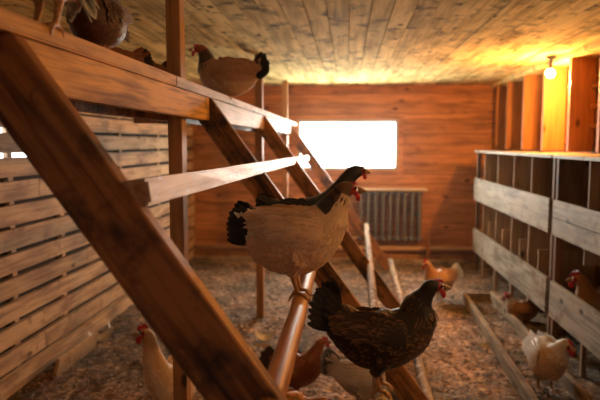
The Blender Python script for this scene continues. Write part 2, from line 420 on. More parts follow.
pole('perch_pole', [(-.155, 1.05, .962), (-.157, 2.9, .962), (-.16, 7.1, .962)], .029, M['perch'])
pole('perch_pole', [(.118, 1.25, .517), (.134, 2.3, .517), (.185, 4.8, .522), (.225, 7.08, .53)], .029, M['perch_dirty'])
pole('perch_pole', [(.40, 1.6, .135), (.44, 3.4, .14), (.50, 6.9, .145)], .03, M['perch_dirty'])

# ------------------------------------------------------------------ nest box racks on the right
def nest(label, y0, y1, two):
    e = empty('nest_box_rack', (1.73, (y0+y1)/2, 0)); tag(e, label, 'nest boxes', 'nest box racks along the right wall')
    def p(name, d, mat, bev=.002): return child(bxo(name, d, mat, bev=bev), e)
    p('top_board', (1.47, 1.995, y0, y1, 1.392, 1.415), M['rack'])
    for (za, zb) in ((.84, 1.095), (.24, .505)):
        if two:
            zm = za+(zb-za)*.5
            p('front_board', (1.475, 1.498, y0+.005, y1-.03, za, zm-.002), M['rack']); p('front_board', (1.475, 1.498, y0+.005, y1-.03, zm+.002, zb), M['rack'])
        else: p('front_board', (1.475, 1.498, y0+.03, y1-.005, za, zb), M['rack'])
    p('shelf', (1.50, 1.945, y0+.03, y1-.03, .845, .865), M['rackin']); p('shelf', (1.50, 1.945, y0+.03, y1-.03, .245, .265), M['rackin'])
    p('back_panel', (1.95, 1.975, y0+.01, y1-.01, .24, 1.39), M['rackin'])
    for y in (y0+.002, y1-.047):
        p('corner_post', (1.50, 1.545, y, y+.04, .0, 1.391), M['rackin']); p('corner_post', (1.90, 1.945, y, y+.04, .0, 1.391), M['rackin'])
    ys = [y for y in (2.70, 3.30, 3.86, 5.04, 5.57, 6.16, 6.73) if y0+.12 < y < y1-.12]
    for y in ys:
        p('partition', (1.503, 1.948, y, y+.018, .866, 1.391), M['rackedge'])
        p('partition', (1.51, 1.948, y+.05, y+.068, .266 if not 3.8 < y < 3.9 else .72, .844), M['rackedge'])
        if y < 3.5 or y > 4.6: p('low_partition', (1.51, 1.948, y-.22, y-.202, .266, .66), M['rackedge'])
        p('foot', (1.503, 1.535, y, y+.035, .0, .239), M['rackedge'])
    # shallow tray backs inside each lower box
    for a in ys:
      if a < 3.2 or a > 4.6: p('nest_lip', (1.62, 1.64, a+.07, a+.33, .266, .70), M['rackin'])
    return e
nest('long grey board nest box rack reaching to the far wall', 4.49, 7.15, False)
nest('nearer nest box rack with doubled front boards at right edge', 1.9, 4.46, True)

# floor frame
fr = empty('floor_frame', (1.2, 4.3, 0)); tag(fr, 'long shallow timber frame on the littered floor in front of the nest boxes', 'timber frame')
def skew(name, pa, pb, w, h, mat):
    bm = bmesh.new(); a = Vector((*pa, 0)); b = Vector((*pb, 0)); t = (b-a).normalized(); s = Vector((-t.y, t.x, 0))*w/2
    lo = [a-s, a+s, b+s, b-s]; v0 = [bm.verts.new((q.x, q.y, -.03)) for q in lo]; v1 = [bm.verts.new((q.x, q.y, h)) for q in lo]
    bm.faces.new(v0[::-1]); bm.faces.new(v1)
    for i in range(4): bm.faces.new((v0[i], v0[(i+1) % 4], v1[(i+1) % 4], v1[i]))
    bmesh.ops.recalc_face_normals(bm, faces=bm.faces)
    return child(new_obj(name, bm, mat, bevel=.003), fr)
skew('side_board', (1.02, 2.4), (1.12, 5.75), .042, .085, M['frame'])
skew('side_board', (1.345, 2.4), (1.375, 5.75), .036, .085, M['frame'])
skew('end_board', (1.145, 5.72), (1.355, 5.72), .03, .08, M['frame'])
lb = empty('loose_board', (-1.82, 3.85, 0), R(88)); tag(lb, 'short offcut board leaning against the foot of the left slatted wall', 'board')
bm = bmesh.new(); box(bm, -.28, .28, .0, .022, .0, .13, .003)
for v in bm.verts: v.co.y += -v.co.z*.25+.02
o = new_obj('board', bm, M['wall'], lb)
sp = bxo('floor_plank', (XL+.008, XL+.045, 1.5, 7.3, .0, .10), M['wall']); tag(sp, 'long plank lying on edge along the foot of the left wall', 'plank')

# ------------------------------------------------------------------ litter (uncountable)
bm = bmesh.new()
for i in range(15000):
    y = 2.6+ (rnd.random()**1.25)*5.0; x = rnd.uniform(XL+.06, 1.47 if rnd.random() < .8 else 1.95)
    a = rnd.uniform(0, math.pi*2); big = rnd.random()
    l = rnd.uniform(.006, .016) if big < .9 else rnd.uniform(.02, .05); w = rnd.uniform(.003, .008) if big < .9 else rnd.uniform(.002, .004)
    z = fh(x, y)+rnd.uniform(.001, .006); t = rnd.uniform(-.4, .4)
    d = Vector((math.cos(a), math.sin(a), t)); s = Vector((-math.sin(a), math.cos(a), rnd.uniform(-.5, .5)))
    c = Vector((x, y, z+abs(t)*l)); u = Vector((0, 0, .002))
    vs = [bm.verts.new(c+d*l*p+s*w*q+u*h) for p, q, h in ((-1, -1, 0), (1, -.6, 0), (1, .6, 1), (-1, 1, 1), (0, 0, 2))]
    for q in range(4): bm.faces.new((vs[q], vs[(q+1) % 4], vs[4]))
tag(new_obj('litter', bm, M['chip']), 'scattered wood chips and straw bits over the earth floor', 'litter', kind='stuff')
# a few pale loose feathers
def loose_feather(x, y, s, a, label):
    bm = bmesh.new(); cols = []
    for k in range(7):
        t = k/6; w = .3*math.sin(math.pi*min(1, t*.9+.1))**.7
        for q in (-1, 0, 1): cols.append(bm.verts.new(((t-.5)*s, q*w*s*.6, .012+.30*s*(t-.5)**2*4+abs(q)*(.22 if q > 0 else .04)*s)))
    for k in range(6):
        for q in range(2): bm.faces.new((cols[k*3+q], cols[k*3+3+q], cols[k*3+4+q], cols[k*3+1+q]))
    tube(bm, [(-.66*s, 0, .013+.42*s), (-.5*s, 0, .013+.3*s), (-.25*s, 0, .013+.075*s), (.0, 0, .013), (.25*s, 0, .013+.075*s), (.4*s, 0, .013+.19*s)], [.0015, .0014, .0012, .001, .0008, .0006], 5)
    o = new_obj('feather', bm, M['white_fluff'], smooth=True); o.location = (x, y, fh(x, y)); o.rotation_euler = (0, 0, a)
    tag(o, label, 'feather', 'loose white feathers on the floor')
loose_feather(1.00, 4.34, 0.10, 0.3, 'white feather beside the left board of the floor frame, farthest of those there')
loose_feather(0.92, 4.09, 0.06, 1.2, 'small white feather on the trodden floor a little left of the floor frame')
loose_feather(0.85, 3.74, 0.05, 0.4, 'tiny white feather on the floor left of the frame, lowest in view')
loose_feather(0.98, 3.64, 0.08, 2.2, 'white feather touching the left board of the floor frame near the bottom edge')
loose_feather(-0.61, 4.39, 0.16, 0.2, 'large white feather on the floor just left of the round perch pole')
loose_feather(-0.68, 4.10, 0.08, 1.8, 'small white feather on the floor at the edge of the near brace')
loose_feather(-1.84, 4.27, 0.20, 0.9, 'crumpled white feather on the floor by the left slatted wall')
loose_feather(-1.84, 4.50, 0.16, 2.4, 'white feather behind the crumpled one along the left slatted wall')

# ------------------------------------------------------------------ hanging bulb
def bulb(B, label):
    lb = empty('ceiling_bulb', (B[0], B[1], ZC)); tag(lb, label, 'light bulb')
    bm = bmesh.new(); tube(bm, [(B[0], B[1], ZC), (B[0], B[1], ZC-.02), (B[0], B[1], ZC-.022), (B[0], B[1], B[2]+.06), (B[0], B[1], B[2]+.028)], [.04, .036, .014, .018, .018], 14)
    child(new_obj('socket', bm, M['chrome'], smooth=True), lb)
    bm = bmesh.new(); sphere(bm, B, .038, u=20, v=14)
    child(new_obj('bulb_glass', bm, M['bulb'], smooth=True), lb)
bulb(BULB, 'glowing bare bulb under the ceiling above the nest boxes')
bulb(NB, 'glowing bare bulb hanging nearer the camera, past the right edge of the view')
bpy.data.objects['bulb_light'].location = (BULB[0], BULB[1], BULB[2]-.075)
bpy.data.objects['near_bulb_light'].location = (NB[0], NB[1], NB[2]-.08)

# ------------------------------------------------------------------ hens
def cat(P, ts):
    """Catmull-Rom through rows of P at params ts in [0,n-1]"""
    P = np.array(P, float); n = len(P); out = []
    for t in ts:
        i = min(int(t), n-2); f = t-i
        p0, p1, p2, p3 = P[max(i-1, 0)], P[i], P[i+1], P[min(i+2, n-1)]
        out.append(.5*((2*p1)+(-p0+p2)*f+(2*p0-5*p1+4*p2-p3)*f*f+(-p0+3*p1-3*p2+p3)*f**3))
    return np.array(out)
#        x     z     r     w   (r: half height across the spine, w: half width)
STAND = [(-.172, .232, .012, .012), (-.145, .217, .046, .036), (-.10, .195, .083, .066), (-.04, .178, .106, .085), (.02, .180, .112, .088),
         (.070, .207, .100, .078), (.100, .247, .074, .060), (.118, .288, .050, .042), (.133, .325, .034, .030), (.150, .350, .030, .026),
         (.170, .354, .023, .020), (.188, .349, .010, .011)]
TALL = [(-.190, .250, .012, .012), (-.155, .228, .050, .036), (-.10, .200, .085, .066), (-.04, .182, .106, .085), (.02, .190, .108, .088),
        (.075, .225, .092, .075), (.110, .275, .064, .055), (.133, .325, .044, .038), (.150, .368, .032, .028), (.168, .392, .030, .026),
        (.188, .396, .023, .020), (.206, .391, .010, .011)]
SQUAT = [(-.19, .150, .012, .012), (-.15, .135, .045, .04), (-.10, .115, .080, .078), (-.04, .105, .100, .098), (.02, .108, .104, .098),
         (.065, .130, .090, .080), (.095, .165, .066, .060), (.108, .200, .046, .042), (.118, .232, .034, .030), (.135, .255, .030, .026),
         (.155, .258, .023, .020), (.173, .252, .010, .011)]
PECK = [(-.165, .270, .012, .012), (-.135, .250, .045, .036), (-.09, .225, .080, .066), (-.03, .200, .103, .085), (.03, .185, .106, .086),
        (.090, .175, .085, .070), (.135, .160, .060, .050), (.170, .135, .042, .037), (.198, .105, .032, .028), (.215, .075, .029, .025),
        (.226, .055, .022, .019), (.236, .040, .010, .011)]
GROUNDP = {'stand': STAND, 'tall': TALL, 'squat': SQUAT, 'peck': PECK}

def feather_card(V, F, CC, base, d, n, L, Wd, cc, ce, lift=.12, curl=.1, rows=4):
    """append one curved feather blade"""
    s = d.cross(n).normalized(); i0 = len(V)
    prof = (.45, 1.0, .95, .25) if rows == 4 else (.4, .85, 1.0, .95, .75, .2)
    for k in range(rows):
        t = k/(rows-1)
        c = base + d*(L*t) + n*(L*(lift*t-curl*t*t))
        w = Wd*.5*prof[k]
        for q in (-1, 0, 1):
            V.append(c + s*(w*q) + n*((-.18 if q else 0)*w)); CC.append(ce if (q or k == rows-1) else cc)
    for k in range(rows-1):
        for q in range(2): F.append((i0+k*3+q, i0+k*3+q+1, i0+k*3+4+q, i0+k*3+3+q))

def card_obj(name, V, F, CC, parent, mats):
    me = bpy.data.meshes.new(name); me.from_pydata([tuple(v) for v in V], [], F); me.update()
    for m in mats: me.materials.append(m)
    a = me.color_attributes.new('Col', 'FLOAT_COLOR', 'POINT'); a.data.foreach_set('color', np.array([(*c, 1) for c in CC], dtype=np.float32).ravel())
    me.polygons.foreach_set('use_smooth', [True]*len(me.polygons))
    o = bpy.data.objects.new(name, me); C.objects.link(o); o.parent = parent; return o

def hen(label, loc, heading, sch, pose='stand', scale=1.0, yaw=0, perch=True, dens=1.0, voxel=.0036, tail=(5, 62, .125), stance=.034, spine=None,
        comb=1.0, seed=1, legs=True, group='hens in the coop', edit=None):
    rr = random.Random(seed)
    root = empty('hen', loc, heading); root.scale = (scale,)*3; tag(root, label, 'hen', group)
    sp = [list(p) for p in (spine or GROUNDP[pose])]
    if edit: edit(sp)
    n = len(sp); P3 = []
    # yaw the neck about a vertical axis through the breast
    piv = Vector((sp[5][0]-.02, 0))
    for i, (x, z, r, w) in enumerate(sp):
        a = R(yaw)*min(1, max(0, (i-4)/3.5)); dx = x-piv.x if i > 5 else 0
        if i > 5: P3.append((piv.x+dx*math.cos(a), dx*math.sin(a), z, r, w, a))
        else: P3.append((x, 0, z, r, w, a))
    ts = np.linspace(0, n-1, 64); Q = cat(P3, ts)
    bm = bmesh.new(); rings = []; seg = 28; info = []
    for i in range(len(Q)):
        t = Q[min(i+1, len(Q)-1), :3]-Q[max(i-1, 0), :3]; t = Vector(t).normalized()
        a = Q[i, 5]; side = Vector((-math.sin(a), math.cos(a), 0)); side = (side-t*side.dot(t)).normalized(); up = t.cross(side)*-1
        up = up if up.dot(Vector((-t.z, 0, t.x)) + Vector((0, 0, .3))) > 0 else -up
        c = Vector(Q[i, :3]); r = max(.004, Q[i, 3]); w = max(.004, Q[i, 4]); info.append((c, t, up, side, r, w))
        ring = []
        for k in range(seg):
            th = 2*math.pi*k/seg; ct, s_ = math.cos(th), math.sin(th)
            ring.append(bm.verts.new(c+side*(w*ct)+up*(r*s_)))
        rings.append(ring)
    for a, b in zip(rings, rings[1:]):
        for k in range(seg): bm.faces.new((a[k], a[(k+1) % seg], b[(k+1) % seg], b[k]))
    bm.faces.new(rings[0][::-1]); bm.faces.new(rings[-1])
    # legs in the same skin
    feet = []
    if legs:
        for sg in (-1, 1):
            y = sg*stance; hx = rr.uniform(-.006, .006)
            if pose == 'squat':
                chain = [(.0, sg*.045, .09), (.02, y, .045), (.0, y, .02), (.0, y, .008)]; rad = [.03, .014, .008, .0075]
            else:
                chain = [(-.005, sg*.04, .165), (.012, sg*.037, .125), (-.012+hx, y, .078), (-.016+hx, y, .055), (-.002+hx, y, .012), (.0+hx, y, .004)]
                rad = [.052, .042, .020, .010, .0075, .007]
            tube(bm, chain, rad, 10)
            fx = chain[-1][0]; feet.append((fx, y))
            for ang in (-28, 0, 28, 180):
                ca, sa = math.cos(R(ang)), math.sin(R(ang)); ln = .8 if ang == 180 else (1.1 if ang == 0 else 1)
                if perch: tp = [(fx, y, .006), (fx+.020*ca*ln, y+.014*sa, .005), (fx+.034*ca*ln, y+.022*sa, -.008), (fx+.040*ca*ln, y+.026*sa, -.024)]
                else: tp = [(fx, y, .007), (fx+.022*ca*ln, y+.022*sa, .006), (fx+.044*ca*ln, y+.040*sa, .005), (fx+.056*ca*ln, y+.05*sa, .002)]
                tube(bm, tp, [.0062, .0058, .005, .0028], 8)
    bmesh.ops.recalc_face_normals(bm, faces=bm.faces)
    me = bpy.data.meshes.new('tmp'); bm.to_mesh(me); bm.free(); tmp = bpy.data.objects.new('tmp', me); C.objects.link(tmp)
    rm = tmp.modifiers.new('r', 'REMESH'); rm.mode = 'VOXEL'; rm.voxel_size = voxel; rm.use_smooth_shade = True
    sm = tmp.modifiers.new('s', 'SMOOTH'); sm.factor = .5; sm.iterations = 5
    bpy.context.view_layer.update(); dg = bpy.context.evaluated_depsgraph_get()
    bme = bpy.data.meshes.new_from_object(tmp.evaluated_get(dg)); bpy.data.objects.remove(tmp); bpy.data.meshes.remove(me)
    nv = len(bme.vertices); co = np.empty(nv*3); bme.vertices.foreach_get('co', co); co = co.reshape(-1, 3)
    no = np.empty(nv*3); bme.vertices.foreach_get('normal', no); no = no.reshape(-1, 3)
    cen = Q[:, :3]; rad_ = np.maximum(Q[:, 3], .02)
    # nearest spine station for every vertex
    sidx = np.empty(nv, int)
    for s0 in range(0, nv, 20000):
        dd = np.linalg.norm(co[s0:s0+20000, None, :]-cen[None], axis=2)/rad_[None]; sidx[s0:s0+20000] = dd.argmin(1)
    sval = ts[sidx]
    H = info[-7][0]; ht = Vector((math.cos(Q[-5, 5]), math.sin(Q[-5, 5]), 0)); hs = Vector((-ht.y, ht.x, 0))
    pitch = -.45 if pose == 'peck' else 0.0
    hd = (ht*math.cos(pitch*1.6)+Vector((0, 0, math.sin(pitch*1.6)))).normalized(); hu = hs.cross(hd)*-1
    hu = hd.cross(hs); hu = hu if hu.z > 0 else -hu
    legz = .062 if pose != 'squat' else .018
    def colour(p, nn, s, rnd_=.5):
        """centre colour, edge colour of the plumage at a point"""
        if s > 8.4: return sch['hackle'] if sch.get('head') is None else (sch['head'], sch['head'])
        if s > 6.0+sch.get('hs', 0)+(rnd_-.5)*.9:
            if sch.get('throat') and (nn.dot(ht) > .05 or s < 6.6 and p.z < .262): return sch['breast']
            return sch['hackle']
        if nn.z < -.25 and s < 4.2: return sch['fluff']
        if s > 4.3 and nn.x > .2: return sch['breast']
        if s < 1.6 and nn.z > 0: return sch['saddle']
        return sch['body']
    face_c = H + hd*.016 + hu*-.002
    cols = np.empty((nv, 4), np.float32); cols[:, 3] = 1
    isleg = np.zeros(nv, bool)
    for i in range(nv):
        p = co[i]
        if legs and p[2] < legz and (abs(abs(p[1])-stance) < .03) and abs(p[0]) < .07 and (pose != 'squat' or p[2] < .015):
            isleg[i] = True; cols[i, :3] = sch['leg']; continue
        pv = Vector(p); q = pv-face_c
        if q.length < .0225 and abs(q.dot(hs)) > .008 or (q.dot(hd) > .006 and q.length < .03): cols[i, :3] = sch.get('face', (.42, .035, .03)); continue
        c = colour(pv, Vector(no[i]), sval[i])
        cols[i, :3] = [(.8*a+.2*b)*.9 for a, b in zip(c[0], c[1])]
    # feather coat: blades added to the same body mesh
    V = []; F = []; CC = []
    order = np.random.RandomState(seed).permutation(nv); grid = {}; base_cell = .0135/dens
    for i in order:
        if isleg[i]: continue
        p = Vector(co[i]); s = sval[i]
        if p.z < legz+.012 and legs and pose != 'squat': continue
        if (p-face_c).length < .021 or s > 10.3: continue
        cell = base_cell*(.62 if s > 6 else (.5 if s > 8.5 else 1))
        key = (int(p.x/cell), int(p.y/cell), int(p.z/cell), s > 6)
        if key in grid: continue
        grid[key] = 1
        nn = Vector(no[i]); t = info[sidx[i]][1]
        d = -t + Vector((0, 0, -.25 if s < 6 else -.10)); 
        if nn.z < -.1 and s < 4: d += Vector((-.3, 0, -.2))
        d = d-nn*d.dot(nn)
        if d.length < .15: d = Vector((-1, 0, -.3)); d = d-nn*d.dot(nn)
        if d.length < 1e-3: continue
        d.normalize(); d = (d + nn.cross(d)*rr.uniform(-.18, .18)).normalized()
        r_ = rr.random(); cc, ce = colour(p, nn, s, r_)
        v = 1+rr.uniform(-.14, .12); sp_ = sch.get('speckle')
        if sp_ and s < 8.6 and rr.random() < sp_[1]: ce = sp_[0]
        cc = tuple(x*v for x in cc); ce = tuple(x*v for x in ce)
        if s > 8.6: L, Wd = .012, .006
        elif s > 6: L, Wd = .040, .009
        elif s < 1.8: L, Wd = .036, .018
        else: L, Wd = .028, .020
        L *= rr.uniform(.85, 1.15)
        feather_card(V, F, CC, p-nn*.002, d, nn, L, Wd, cc, ce, lift=.16 if s < 8.6 else .1, curl=.10)
    nb = nv; fv = len(V)
    npoly = len(bme.polygons)
    # merge body skin and blades
    bmv = [tuple(c) for c in co] + [tuple(v) for v in V]
    polys = [tuple(p.vertices) for p in bme.polygons]
    legp = [all(isleg[v] for v in p) for p in polys]
    me = bpy.data.meshes.new('body'); me.from_pydata(bmv, [], polys+[tuple(x+nb for x in f) for f in F]); me.update()
    me.materials.append(M['feather']); me.materials.append(M['leg'])
    me.polygons.foreach_set('material_index', [1 if l else 0 for l in legp]+[0]*len(F))
    me.polygons.foreach_set('use_smooth', [True]*len(me.polygons))
    a = me.color_attributes.new('Col', 'FLOAT_COLOR', 'POINT')
    allc = np.vstack([cols, np.array([(*c, 1) for c in CC], np.float32).reshape(-1, 4)]); a.data.foreach_set('color', allc.astype(np.float32).ravel())
    bo = bpy.data.objects.new('body', me); C.objects.link(bo); bo.parent = root
    bvh = BVHTree.FromPolygons([Vector(c) for c in co], polys)
    bpy.data.meshes.remove(bme)
    # tail
    tb = info[5][0]+Vector((.0, 0, .018)); V = []; F = []; CC = []
    a0, a1, tl = tail; nt_ = 9
    for sg in (-1, 1):
        for k in range(nt_):
            f = k/(nt_-1); an = R(a0+(a1-a0)*f)
            spread = sg*(.30*(1-f)+.05)
            d = Vector((-math.cos(an), spread, math.sin(an))).normalized(); nn = Vector((-.25*0, sg*1.0, .35)); nn = (nn-d*nn.dot(d)).normalized()
            L = tl*(1.02+.15*math.sin(math.pi*f)) * rr.uniform(.93, 1.05)
            v = rr.uniform(.8, 1.2); c = tuple(x*v for x in sch['tail'][0]); e_ = tuple(x*v for x in sch['tail'][1])
            b = tb + Vector((-.0, sg*(.014*(1-f)+.002), -.05*(1-f)+.012*f))
            feather_card(V, F, CC, b, d, nn, L, .040, c, e_, lift=.05, curl=.22 if k > 6 else .1, rows=6)
    for k in range(46):  # coverts round the tail root
        f = rr.random(); sg = rr.choice((-1, 1)); an = R(a0-6+(a1-a0+8)*f)
        d = Vector((-math.cos(an), sg*.25*(1-f), math.sin(an)-.1)).normalized(); nn = Vector((0, sg, .5)); nn = (nn-d*nn.dot(d)).normalized()
        b = tb+Vector((rr.uniform(-.01, .02), sg*rr.uniform(.008, .024), -.05*(1-f)+.018*f))
        src = sch['saddle'] if f > .62 and rr.random() < .75 else sch['tail']
        feather_card(V, F, CC, b, d, nn, rr.uniform(.045, .075), .020, src[0], src[1], lift=.2, curl=.15)
    card_obj('tail', V, F, CC, root, [M['feather']])
    # wings
    for sg in (-1, 1):
        V = []; F = []; CC = []; nu, nvv = 14, 8; G = {}
        zoff = (sp[4][1]-.18) + .0; last = None
        for i in range(nu+1):
            u = i/nu; x = .082-.235*u; zc = .222+zoff+.012*u+(.02*u*u if pose != 'squat' else 0); hh = .056*math.sin(math.pi*min(1, (u*.93+.07)**.62))**.8+.003
            for j in range(nvv+1):
                v = -1+2*j/nvv; z = zc+v*hh-.012*(1-u)
                hit = bvh.ray_cast(Vector((x, sg*.3, z)), Vector((0, -sg, 0)))[0]
                yy = abs(hit.y) if hit else (last if last else .03)
                if last and abs(yy-last) > .02: yy = last+(.02 if yy > last else -.02)
                last = yy
                G[i, j] = Vector((x, sg*(yy+.007+.006*(1-v*v)*math.sin(math.pi*min(1, u+.1))), z))
        for i in range(nu+1):
            for j in range(nvv+1): V.append(G[i, j]); CC.append(sch['wing'][0])
        for i in range(nu):
            for j in range(nvv):
                q = (i*(nvv+1)+j, i*(nvv+1)+j+1, (i+1)*(nvv+1)+j+1, (i+1)*(nvv+1)+j); F.append(q if sg > 0 else q[::-1])
        for i in range(0, nu):
            for j in range(0, nvv+1):
                for _ in range(2 if dens > .8 else 1):
                    u = i/nu; p = G[i, j]+Vector((rr.uniform(-.008, .008), 0, rr.uniform(-.004, .004)))
                    long_ = u > .45
                    L = (.062 if long_ else .027)*rr.uniform(.85, 1.1); L = min(L, max(.02, (1.16-u)*.22)); wd = .014 if long_ else .019
                    v = rr.uniform(.85, 1.12)
                    src = sch['wing2'] if (long_ and j < nvv*.45 and 'wing2' in sch) else sch['wing']
                    ce = src[1]
                    if sch.get('speckle') and rr.random() < sch['speckle'][1]: ce = sch['speckle'][0]
                    feather_card(V, F, CC, p, Vector((-1, 0, rr.uniform(-.16, .02)+.08*u)).normalized(), Vector((0, sg, .1)).normalized(), L, wd,
                                 tuple(x*v for x in src[0]), tuple(x*v for x in ce), lift=.07, curl=.08)
        card_obj('wing', V, F, CC, root, [M['feather']])
    # head furniture
    fm = Matrix((hd, hs, hu)).transposed().to_4x4(); fm.translation = H
    def local(bm_): bmesh.ops.transform(bm_, matrix=fm, verts=bm_.verts)
    bm = bmesh.new(); cs = comb
    prof = [(.030, .008), (.030, .020), (.022, .019), (.018, .032), (.010, .024), (.004, .039), (-.004, .027), (-.012, .038), (-.018, .025), (-.026, .030), (-.024, .016), (-.016, .010), (.0, .012), (.016, .010)]
    prof = [(a_*.8*(.6+.4*cs)+.006, .018+(b_-.012)*cs) for a_, b_ in prof]
    A = [bm.verts.new((a_, .003, b_)) for a_, b_ in prof]; B = [bm.verts.new((a_, -.003, b_)) for a_, b_ in prof]
    fA = bm.faces.new(A); fB = bm.faces.new(B[::-1])
    for i in range(len(A)): bm.faces.new((A[i], B[i], B[(i+1) % len(A)], A[(i+1) % len(A)]))
    bmesh.ops.triangulate(bm, faces=[fA, fB]); bmesh.ops.recalc_face_normals(bm, faces=bm.faces); local(bm)
    o = new_obj('comb', bm, M['comb'], root, smooth=False); bv = o.modifiers.new('b', 'BEVEL'); bv.width = .0018; bv.segments = 2
    for sg in (-1, 1):
        bm = bmesh.new(); sphere(bm, (.026, sg*.008, -.026), .011*(.5+.5*cs), 1, .4, 1.5); sphere(bm, (.020, sg*.010, -.015), .007, 1.2, .5, 1); local(bm); new_obj('wattle', bm, M['comb'], root, smooth=True)
        bm = bmesh.new(); sphere(bm, (.018, sg*.0185, .006), .0048); local(bm); new_obj('eye', bm, M['eye'], root, smooth=True)
    bm = bmesh.new(); tube(bm, [(.026, 0, -.001), (.036, 0, -.0005), (.046, 0, -.004), (.053, 0, -.010)], [.0105, .0085, .005, .0012], 10); 
    tube(bm, [(.026, 0, -.008), (.036, 0, -.008), (.045, 0, -.010)], [.007, .005, .002], 8); local(bm); new_obj('beak', bm, M['beak'], root, smooth=True)
    return root

BLK = (.012, .013, .017); WHT = (.78, .72, .62)
CREAM = dict(throat=1, body=((.80, .56, .35), (.86, .65, .44)), breast=((.76, .54, .34), (.82, .62, .42)), fluff=((.72, .50, .32), (.76, .56, .38)), saddle=((.84, .74, .60), (.88, .82, .72)),
             wing=((.80, .58, .38), (.88, .70, .50)), wing2=((.66, .47, .3), (.78, .64, .48)), hackle=((.012, .017, .028), (.10, .10, .10)), hs=-.35, head=(.16, .09, .055), tail=((.01, .013, .02), (.02, .025, .035)), leg=(.5, .3, .15))
DARK = dict(body=((.022, .016, .013), (.045, .028, .018)), breast=((.03, .018, .012), (.12, .06, .03)), fluff=((.02, .015, .012), (.03, .02, .016)), saddle=((.018, .014, .013), (.035, .025, .02)),
            wing=((.025, .017, .012), (.09, .05, .028)), hackle=((.012, .01, .010), (.03, .022, .018)), tail=((.010, .011, .014), (.018, .018, .02)), speckle=((.24, .125, .055), .42), leg=(.3, .2, .1), face=(.30, .02, .025))
BLACK = dict(body=((.014, .016, .02), (.03, .032, .036)), breast=((.014, .015, .018), (.03, .03, .03)), fluff=((.015, .015, .018), (.03, .03, .03)), saddle=((.02, .02, .02), (.06, .045, .04)),
             wing=((.014, .016, .02), (.035, .035, .04)), hackle=((.016, .018, .022), (.05, .05, .055)), tail=((.012, .014, .018), (.03, .03, .035)), leg=(.2, .15, .1), face=(.16, .03, .03))
BROWN = dict(body=((.26, .085, .035), (.33, .12, .05)), breast=((.28, .09, .035), (.34, .12, .05)), fluff=((.3, .12, .06), (.36, .16, .09)), saddle=((.25, .08, .03), (.32, .12, .05)),
             wing=((.25, .08, .03), (.34, .13, .06)), hackle=((.28, .08, .03), (.36, .13, .05)), tail=((.02, .016, .015), (.06, .035, .025)), leg=(.5, .32, .14))
DBROWN = dict(body=((.07, .03, .018), (.12, .05, .028)), breast=((.1, .04, .02), (.15, .06, .03)), fluff=((.09, .045, .03), (.2, .1, .06)), saddle=((.09, .04, .025), (.2, .1, .06)),
              wing=((.07, .03, .018), (.12, .05, .03)), hackle=((.12, .035, .015), (.2, .07, .03)), tail=((.03, .018, .014), (.12, .07, .045)), leg=(.45, .28, .14))
PALE = dict(body=((.64, .52, .40), (.74, .64, .52)), breast=((.62, .42, .26), (.68, .5, .33)), fluff=((.6, .42, .27), (.68, .5, .35)), saddle=((.72, .66, .58), (.8, .75, .68)),
            wing=((.70, .62, .53), (.78, .72, .64)), hackle=((.46, .36, .26), (.72, .65, .56)), tail=((.05, .06, .07), (.5, .5, .48)), leg=(.55, .4, .2))
GREYW = dict(body=((.5, .44, .36), (.58, .52, .44)), breast=((.52, .45, .36), (.6, .53, .44)), fluff=((.5, .42, .33), (.58, .5, .4)), saddle=((.6, .55, .48), (.75, .72, .66)),
             wing=((.5, .44, .36), (.6, .54, .46)), hackle=((.08, .07, .07), (.5, .46, .42)), tail=((.02, .03, .04), (.3, .33, .36)), leg=(.5, .32, .15))
BUFF = dict(body=((.62, .26, .06), (.7, .34, .1)), breast=((.64, .27, .06), (.7, .34, .1)), fluff=((.6, .3, .1), (.66, .38, .16)), saddle=((.62, .26, .06), (.7, .34, .1)),
            wing=((.6, .26, .07), (.68, .36, .12)), hackle=((.58, .22, .05), (.66, .3, .08)), tail=((.2, .09, .04), (.3, .15, .07)), leg=(.55, .35, .14))
TAN = dict(body=((.50, .28, .14), (.58, .36, .2)), breast=((.52, .28, .12), (.6, .36, .2)), fluff=((.56, .36, .2), (.7, .52, .36)), saddle=((.52, .3, .16), (.6, .38, .22)),
           wing=((.46, .26, .13), (.56, .34, .2)), hackle=((.04, .03, .03), (.16, .09, .05)), head=(.34, .10, .05), tail=((.012, .014, .018), (.03, .03, .035)), leg=(.5, .32, .14))
TANW = dict(TAN, hackle=((.56, .26, .1), (.62, .33, .15)), head=(.6, .34, .18), tail=((.7, .72, .7), (.75, .76, .74)))

FRONT = [(-.178, .238, .012, .012), (-.150, .212, .056, .04), (-.098, .178, .090, .068), (-.035, .172, .110, .085), (.020, .190, .110, .086),
         (.066, .224, .092, .074), (.098, .262, .070, .056), (.116, .298, .052, .042), (.134, .330, .038, .032), (.150, .352, .031, .026),
         (.170, .355, .024, .020), (.188, .349, .010, .011)]
def humped(sp):
    sp[0][1] += .03; sp[1][1] += .03; sp[1][2] += .012; sp[2][1] += .008; sp[5][0] += .012; sp[6][0] += .012; sp[6][2] += .01; sp[7][2] += .008; sp[5][2] += .006
    for i in (8, 9, 10, 11): sp[i][0] += .004; sp[i][1] -= .008
def rounded(sp):
    for i in range(6, 12): sp[i][1] -= .012*(i-5)
    sp[0][1] -= .05; sp[1][1] -= .045; sp[2][1] -= .02; sp[0][0] += .02
def droop(sp):
    sp[0][1] -= .09; sp[1][1] -= .085; sp[2][1] -= .05; sp[0][0] += .03; sp[1][0] += .02
def lean(sp):
    for i in range(5, 12): sp[i][0] += .009*(i-4); sp[i][1] += .004*(i-4); sp[i][2] *= 1.12; sp[i][3] *= 1.1
    sp[0][1] += .05; sp[1][1] += .03
